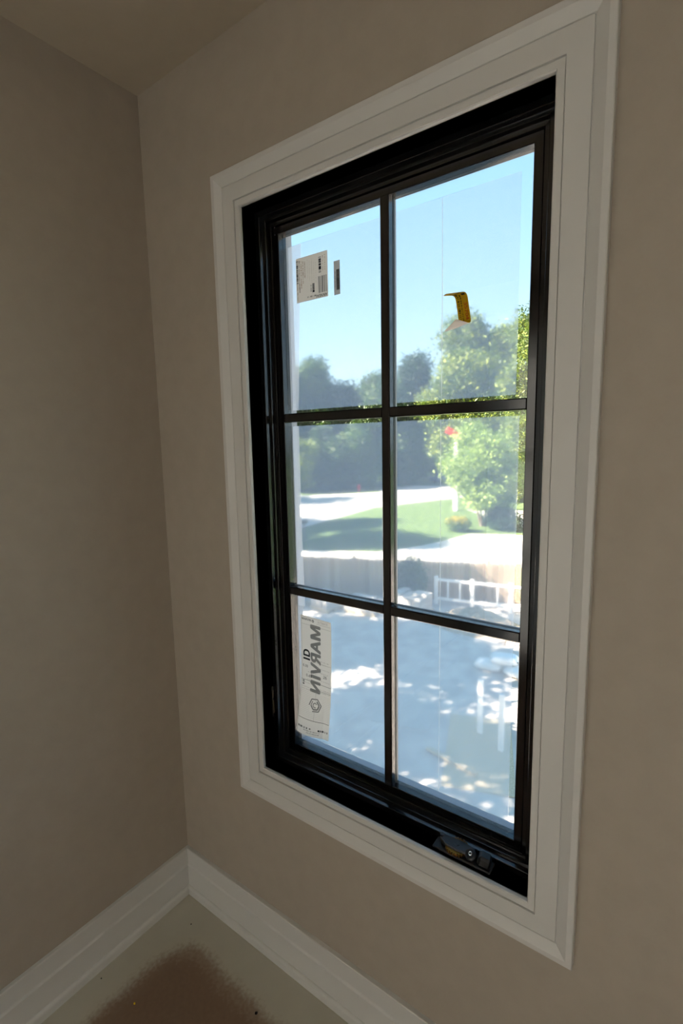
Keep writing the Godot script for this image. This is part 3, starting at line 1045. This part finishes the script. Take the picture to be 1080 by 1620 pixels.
func sack(at: Vector3, turn: float, label: String):
	var st := SurfaceTool.new()
	st.begin(Mesh.PRIMITIVE_TRIANGLES)
	st.set_smooth_group(0)
	var nu := 14
	var nv := 12
	var p := func(i: int, j: int) -> Vector3:
		var u := float(i) / nu * 2.0 - 1.0
		var a := TAU * j / nv
		var e := pow(1.0 - pow(absf(u), 4.0), 0.5)
		var y := sin(a) * 0.125 * e
		return Vector3(u * 0.36, 0.125 + y, signf(cos(a)) * pow(absf(cos(a)), 0.6) * 0.22 * (0.82 + 0.18 * e) + 0.01 * sin(u * 9.0))
	for i in nu:
		for j in nv:
			var q := [p.call(i, j), p.call(i + 1, j), p.call(i + 1, (j + 1) % nv), p.call(i, (j + 1) % nv)]
			quad(st, q[0], q[1], q[2], q[3], q[0] + q[2] - Vector3(q[0].x + q[2].x, 0.25, 0))
	st.index()
	var o := commit("building_sack", st, mats.bag_white)
	o.position = at
	o.rotation.y = turn
	tag(o, label, "sack", "white sacks in the yard")

func build_street():
	# red panelled post
	var o := thing("sign_post", "white post carrying a slanted red panel behind the small tree", "post", Vector3(-15.95, GROUND, -39.35))
	var st := new_st()
	soft_box(st, Vector3(-0.17, 0, -0.17), Vector3(0.17, 6.3, 0.17), 0.03)
	commit("post", st, mats.white_paint, o)
	st = new_st()
	soft_box(st, Vector3(-0.8, -0.27, -0.06), Vector3(0.8, 0.27, 0.06), 0.02, Transform3D(Basis(Vector3.UP, 0.45) * Basis(Vector3.BACK, -0.50), Vector3(-0.05, 6.55, 0.26)))
	commit("red_panel", st, mats.red_paint, o, "slanted red panel")
	# blue car
	car(Vector3(-29.6, GROUND, -67.0), 1.1)
	# hydrant
	o = thing("fire_hydrant", "small red hydrant beyond the far kerb", "hydrant", Vector3(-33.6, GROUND, -50.5))
	st = new_st()
	tube(st, [Vector3(0, 0, 0), Vector3(0, 0.06, 0), Vector3(0, 0.07, 0), Vector3(0, 0.62, 0), Vector3(0, 0.64, 0), Vector3(0, 0.68, 0), Vector3(0, 0.82, 0), Vector3(0, 0.9, 0)], [0.2, 0.2, 0.14, 0.14, 0.18, 0.18, 0.11, 0.04], 14)
	commit("body", st, mats.red_paint, o)
	for s in [-1, 1]:
		st = new_st()
		tube(st, [Vector3(0.1 * s, 0.48, 0), Vector3(0.24 * s, 0.48, 0)], [0.075, 0.075], 10)
		commit("outlet", st, mats.red_paint, o)
	# letter box post on the lawn's edge
	o = thing("letter_box", "grey letter box on a thin post at the lawn's edge", "letter box", Vector3(-18.6, GROUND, -22.4))
	st = new_st()
	soft_box(st, Vector3(-0.05, 0, -0.05), Vector3(0.05, 1.05, 0.05), 0.008)
	commit("post", st, mats.grey_metal, o)
	st = new_st()
	soft_box(st, Vector3(-0.11, 1.05, -0.24), Vector3(0.11, 1.30, 0.24), 0.04)
	commit("box", st, mats.dark_plastic, o)

func car(at: Vector3, turn: float):
	var o := thing("parked_car", "dark blue car parked in the shade at the street's far end", "car", at, turn)
	var prof := [[-2.1, 0.35], [-2.15, 0.75], [-1.9, 0.92], [-1.25, 0.98], [-0.7, 1.42], [0.75, 1.45], [1.35, 1.0], [2.0, 0.9], [2.15, 0.6], [2.1, 0.35]]
	var st := new_st()
	for i in prof.size():
		var a: Array = prof[i]
		var b: Array = prof[(i + 1) % prof.size()]
		quad(st, Vector3(a[0], a[1], -0.85), Vector3(b[0], b[1], -0.85), Vector3(b[0], b[1], 0.85), Vector3(a[0], a[1], 0.85), Vector3(a[0] + b[0], a[1] + b[1] - 1.5, 0))
	for s in [-0.85, 0.85]:
		for i in range(1, prof.size() - 1):
			tri(st, Vector3(prof[0][0], prof[0][1], s), Vector3(prof[i][0], prof[i][1], s), Vector3(prof[i + 1][0], prof[i + 1][1], s), Vector3(0, 0, s))
	commit("body", st, mats.blue_paint, o)
	for s in [-0.86, 0.86]:
		st = new_st()
		quad(st, Vector3(-1.0, 1.0, s), Vector3(-0.62, 1.36, s), Vector3(0.68, 1.38, s), Vector3(1.15, 1.02, s), Vector3(0, 0, s))
		commit("side_window", st, mats.car_glass, o)
		for x in [-1.35, 1.35]:
			st = new_st()
			tube(st, [Vector3(x, 0.33, s - 0.1 * signf(s)), Vector3(x, 0.33, s + 0.02 * signf(s))], [0.33, 0.33], 16)
			commit("wheel", st, mats.rubber, o)

# ------------------------------------------------------------------ trees
var leaf_meshes := []

func leaf_cluster(cluster_seed: int, leaves: int, size: float) -> ArrayMesh:
	var rng := RandomNumberGenerator.new()
	rng.seed = cluster_seed
	var st := new_st()
	for i in leaves:
		var at := Vector3(rng.randfn(0, 0.42), rng.randfn(0, 0.34), rng.randfn(0, 0.42))
		var b := Basis.from_euler(Vector3(rng.randf_range(-0.9, 0.9), rng.randf_range(0, TAU), rng.randf_range(-0.9, 0.9)))
		var l := size * rng.randf_range(0.7, 1.25)
		var w := l * 0.42
		var tip := at + b * Vector3(0, 0, l)
		var e0 := at + b * Vector3(w / 2, 0.08 * l, l * 0.45)
		var e1 := at + b * Vector3(-w / 2, 0.08 * l, l * 0.45)
		tri(st, at, e0, tip, b.y)
		tri(st, at, tip, e1, b.y)
	st.generate_normals()
	return st.commit()

func tree(called: String, label: String, group: String, at: Vector3, trunk_r: float, fork: float, blobs: Array, count: int, size: float, c0: Color, c1: Color, tree_seed: int, stems := 1):
	# blobs: [centre over the base, radii]; count of leaf clusters; size of a cluster in metres
	if leaf_meshes.is_empty():
		for k in 3:
			leaf_meshes.append(leaf_cluster(50 + k, 16, 0.42))
	var rng := RandomNumberGenerator.new()
	rng.seed = tree_seed
	var o := thing(called, label, "tree", at, 0.0, group)
	var st := new_st()
	var top := Vector3(rng.randf_range(-0.2, 0.2), fork, rng.randf_range(-0.2, 0.2))
	for k in stems:
		var foot := Vector3.ZERO
		var head := top
		if stems > 1:
			foot = Vector3(cos(TAU * k / stems), 0, sin(TAU * k / stems)) * trunk_r * 1.4
			head = Vector3(cos(TAU * k / stems), 0, sin(TAU * k / stems)) * 0.55 + Vector3(0, fork, 0)
		tube(st, [foot, foot.lerp(head, 0.12), foot.lerp(head, 0.6) + Vector3(0.05, 0, 0.03), head], [trunk_r * 1.5, trunk_r, trunk_r * 0.85, trunk_r * 0.75], 10)
	commit("trunk", st, mats.bark, o)
	st = new_st()
	for b in blobs:
		var e: Vector3 = b[0]
		var mid: Vector3 = top.lerp(e, 0.5) + Vector3(rng.randf_range(-0.3, 0.3), rng.randf_range(0, 0.4), rng.randf_range(-0.3, 0.3))
		tube(st, [top - Vector3(0, 0.2, 0), mid, e], [trunk_r * 0.6, trunk_r * 0.4, trunk_r * 0.15], 7)
		for k in 3:
			var d: Vector3 = Vector3(rng.randfn(), rng.randfn(), rng.randfn()).normalized() * b[1] * 0.75
			tube(st, [mid.lerp(e, 0.4), e + d], [trunk_r * 0.25, trunk_r * 0.06], 5)
	commit("branches", st, mats.bark, o)
	var total := 0.0
	for b in blobs:
		total += b[1].x * b[1].y
	for g in 3:
		var place := []
		var tint := PackedColorArray()
		for b in blobs:
			for i in int(count / 3.0 * b[1].x * b[1].y / total):
				var d := Vector3(rng.randfn(), rng.randfn(), rng.randfn()).normalized()
				var rad := pow(rng.randf(), 0.45)
				var lump := 1.0 + 0.22 * sin(d.x * 7.0 + tree_seed) * sin(d.y * 6.0 + 2.0 * tree_seed) + 0.12 * sin(d.z * 11.0)
				var s := size * rng.randf_range(0.7, 1.3)
				place.append(Transform3D(Basis.from_euler(Vector3(rng.randf_range(-0.5, 0.5), rng.randf_range(0, TAU), rng.randf_range(-0.5, 0.5))).scaled(Vector3.ONE * s), b[0] + d * rad * lump * b[1]))
				var c := c0.lerp(c1, rng.randf())
				tint.append(c.srgb_to_linear())
		var mm := MultiMesh.new()
		mm.transform_format = MultiMesh.TRANSFORM_3D
		mm.use_colors = true
		mm.mesh = leaf_meshes[g]
		mm.instance_count = place.size()
		for i in place.size():
			mm.set_instance_transform(i, place[i])
			mm.set_instance_color(i, tint[i])
		var mi := MultiMeshInstance3D.new()
		mi.name = "foliage"
		mi.multimesh = mm
		mi.material_override = mats.leaves
		mi.set_meta("kind", "stuff")
		o.add_child(mi, true)

func crown(h0: float, h1: float, r: float, n: int, crown_seed: int) -> Array:
	# n overlapping lumps between the heights h0 and h1
	var rng := RandomNumberGenerator.new()
	rng.seed = crown_seed
	var out := []
	for i in n:
		var t := (i + 0.5) / n
		var y := lerpf(h0, h1, t)
		var wide := r * (0.45 + 0.55 * sin(PI * clampf(t * 0.8 + 0.15, 0, 1)))
		var a := i * 2.4 + crown_seed
		out.append([Vector3(cos(a) * wide * 0.55, y, sin(a) * wide * 0.55), Vector3(wide * 0.62, (h1 - h0) / n * 1.15 + 0.5, wide * 0.62) * rng.randf_range(0.85, 1.1)])
	return out

func clumps(h0: float, h1: float, r: float, n: int, crown_seed: int) -> Array:
	# n separate clumps of leaves with open gaps between them
	var rng := RandomNumberGenerator.new()
	rng.seed = crown_seed
	var out := []
	for i in n:
		var d := Vector3(rng.randfn(), rng.randfn(), rng.randfn()).normalized() * pow(rng.randf(), 0.4)
		out.append([Vector3(d.x * r, lerpf(h0, h1, 0.5 + 0.5 * d.y), d.z * r), Vector3(1.0, 0.55, 1.0) * rng.randf_range(0.7, 1.15)])
	return out

func build_trees():
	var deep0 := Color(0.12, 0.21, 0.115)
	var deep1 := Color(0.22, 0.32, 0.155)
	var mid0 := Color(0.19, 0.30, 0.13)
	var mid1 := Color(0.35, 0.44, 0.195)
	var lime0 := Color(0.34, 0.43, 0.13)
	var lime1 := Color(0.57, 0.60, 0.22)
	var far := "trees beyond the street"
	# tall trees beyond the street, left to right
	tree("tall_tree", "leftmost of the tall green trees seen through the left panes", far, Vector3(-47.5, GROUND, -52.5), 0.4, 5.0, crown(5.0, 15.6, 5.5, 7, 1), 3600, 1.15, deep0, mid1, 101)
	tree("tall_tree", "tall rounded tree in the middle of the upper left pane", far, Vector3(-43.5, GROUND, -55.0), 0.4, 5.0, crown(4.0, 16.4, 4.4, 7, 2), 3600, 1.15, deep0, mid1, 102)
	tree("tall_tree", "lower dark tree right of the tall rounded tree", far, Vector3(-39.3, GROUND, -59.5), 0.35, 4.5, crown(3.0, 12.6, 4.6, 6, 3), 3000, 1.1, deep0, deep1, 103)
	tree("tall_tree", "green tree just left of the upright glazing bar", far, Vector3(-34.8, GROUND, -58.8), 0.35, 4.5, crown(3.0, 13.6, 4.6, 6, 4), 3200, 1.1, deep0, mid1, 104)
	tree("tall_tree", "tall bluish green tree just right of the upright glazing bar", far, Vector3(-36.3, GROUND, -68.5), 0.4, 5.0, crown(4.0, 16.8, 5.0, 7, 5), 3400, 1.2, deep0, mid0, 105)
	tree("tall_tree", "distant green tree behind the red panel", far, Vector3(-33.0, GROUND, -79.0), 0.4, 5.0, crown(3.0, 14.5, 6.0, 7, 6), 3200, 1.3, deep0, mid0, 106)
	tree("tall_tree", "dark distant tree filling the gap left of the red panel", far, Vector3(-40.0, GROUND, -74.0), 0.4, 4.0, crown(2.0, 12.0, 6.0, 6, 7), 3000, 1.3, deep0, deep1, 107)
	# lower trees and shrubs in front of them
	var low := "low trees along the far kerb"
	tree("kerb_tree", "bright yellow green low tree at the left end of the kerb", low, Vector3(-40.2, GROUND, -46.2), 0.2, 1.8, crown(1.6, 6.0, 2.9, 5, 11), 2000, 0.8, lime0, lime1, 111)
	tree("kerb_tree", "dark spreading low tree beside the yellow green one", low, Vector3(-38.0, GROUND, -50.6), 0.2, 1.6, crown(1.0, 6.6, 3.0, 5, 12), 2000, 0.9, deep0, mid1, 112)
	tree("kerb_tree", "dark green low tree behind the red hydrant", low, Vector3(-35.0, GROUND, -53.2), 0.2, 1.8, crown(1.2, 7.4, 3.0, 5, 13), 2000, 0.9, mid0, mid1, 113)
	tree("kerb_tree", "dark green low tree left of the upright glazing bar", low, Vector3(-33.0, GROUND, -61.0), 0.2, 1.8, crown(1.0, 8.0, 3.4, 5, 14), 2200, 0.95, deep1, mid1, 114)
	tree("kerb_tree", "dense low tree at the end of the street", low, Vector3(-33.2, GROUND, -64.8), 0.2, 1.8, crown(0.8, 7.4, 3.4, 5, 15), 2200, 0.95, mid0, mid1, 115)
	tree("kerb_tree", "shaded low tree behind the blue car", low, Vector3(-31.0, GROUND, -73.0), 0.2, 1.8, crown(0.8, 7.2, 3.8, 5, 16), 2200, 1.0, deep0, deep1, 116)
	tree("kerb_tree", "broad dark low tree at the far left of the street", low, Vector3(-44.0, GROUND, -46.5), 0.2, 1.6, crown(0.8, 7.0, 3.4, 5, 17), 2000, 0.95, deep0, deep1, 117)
	# big trees on the right
	var right := "large trees on the right"
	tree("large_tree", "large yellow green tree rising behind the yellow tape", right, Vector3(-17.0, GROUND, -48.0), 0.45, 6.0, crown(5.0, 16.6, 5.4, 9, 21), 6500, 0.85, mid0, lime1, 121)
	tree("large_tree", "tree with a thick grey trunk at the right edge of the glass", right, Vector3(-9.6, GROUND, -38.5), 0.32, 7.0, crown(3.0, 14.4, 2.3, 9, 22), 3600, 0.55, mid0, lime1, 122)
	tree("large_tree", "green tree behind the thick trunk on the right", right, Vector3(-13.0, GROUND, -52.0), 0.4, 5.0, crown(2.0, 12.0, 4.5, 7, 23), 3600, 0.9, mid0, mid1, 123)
	tree("small_tree", "small pale green tree with several stems on the lawn", "", Vector3(-11.1, GROUND, -32.8), 0.09, 1.4, crown(1.5, 6.2, 2.6, 8, 24), 2500, 0.5, mid1, Color(0.66, 0.74, 0.40), 124, 4)
	# shrubs by the lawn and the fence
	shrub("flowering_shrub", "low shrub with yellow flowers beside the driveway", Vector3(-11.7, GROUND, -30.0), Vector3(0.8, 0.5, 0.7), 260, 0.3, mid0, mid1, 131, true)
	shrub("round_shrub", "round dark shrub under the small tree", Vector3(-9.3, GROUND, -31.9), Vector3(1.3, 0.8, 0.9), 420, 0.35, deep0, mid0, 132, false)
	shrub("leafy_shrub", "leafy green shrub against the fence left of the railing", Vector3(-7.3, GROUND, -15.3), Vector3(0.55, 0.9, 0.45), 360, 0.26, mid0, mid1, 133, false)
	# shade trees left of the house, outside the frame, whose leaves dapple the yard
	var shade := "shade trees left of the house"
	var s := [[-9.6, -1.8, 3.4, 9.6, 3.3, 1100], [-11.8, -6.4, 4.2, 10.2, 2.7, 1100], [-15.2, -4.4, 4.0, 10.5, 3.0, 1000], [-14.4, -11.3, 3.4, 10.0, 2.0, 1000], [-18.6, -9.2, 3.2, 9.6, 3.2, 1200], [-24.0, -17.5, 3.4, 11.5, 3.6, 2400], [-30.0, -21.0, 4.0, 12.0, 3.8, 2200], [-42.0, -33.0, 3.5, 11.0, 4.8, 2400], [-52.0, -36.0, 3.0, 8.5, 4.4, 2200]]
	var names := ["nearest the house", "second from the house", "third from the house", "over the pavers", "behind the fence end", "shading the lawn", "at the near kerb", "shading the street", "farthest along the street"]
	for i in s.size():
		tree("shade_tree", "broad shade tree left of the view, " + names[i], shade, Vector3(s[i][0], GROUND, s[i][1]), 0.25, 3.2, clumps(s[i][2], s[i][3], s[i][4], 16, 40 + i) if i < 5 else crown(s[i][2], s[i][3], s[i][4], 7, 40 + i), s[i][5], 0.62, mid0, mid1, 140 + i)

func shrub(called: String, label: String, at: Vector3, r: Vector3, count: int, size: float, c0: Color, c1: Color, shrub_seed: int, flowers: bool):
	var rng := RandomNumberGenerator.new()
	rng.seed = shrub_seed
	var o := thing(called, label, "shrub", at)
	var st := new_st()
	for k in 6:
		var d := Vector3(rng.randf_range(-0.7, 0.7) * r.x, r.y * 1.5, rng.randf_range(-0.7, 0.7) * r.z)
		tube(st, [Vector3(d.x * 0.1, 0, d.z * 0.1), d * 0.5, d], [0.03, 0.02, 0.008], 5)
	commit("stems", st, mats.bark, o)
	for g in 2:
		if g == 1 and not flowers:
			continue
		var mm := MultiMesh.new()
		mm.transform_format = MultiMesh.TRANSFORM_3D
		mm.use_colors = true
		mm.mesh = leaf_meshes[g]
		mm.instance_count = count if g == 0 else count / 9
		for i in mm.instance_count:
			var d := Vector3(rng.randfn(), rng.randfn(), rng.randfn()).normalized() * pow(rng.randf(), 0.4)
			if g == 1:
				d.y = absf(d.y) + 0.15
			var p := Vector3(0, r.y, 0) + d * r
			p.y = maxf(p.y, 0.1)
			mm.set_instance_transform(i, Transform3D(Basis.from_euler(Vector3(rng.randf(), rng.randf() * TAU, rng.randf())).scaled(Vector3.ONE * size * rng.randf_range(0.7, 1.3) * (0.6 if g == 1 else 1.0)), p))
			mm.set_instance_color(i, c0.lerp(c1, rng.randf()).srgb_to_linear() if g == 0 else Color(0.95, 0.80, 0.10).srgb_to_linear())
		var mi := MultiMeshInstance3D.new()
		mi.name = "foliage" if g == 0 else "flowers"
		mi.multimesh = mm
		mi.material_override = mats.leaves
		mi.set_meta("kind", "stuff")
		o.add_child(mi, true)
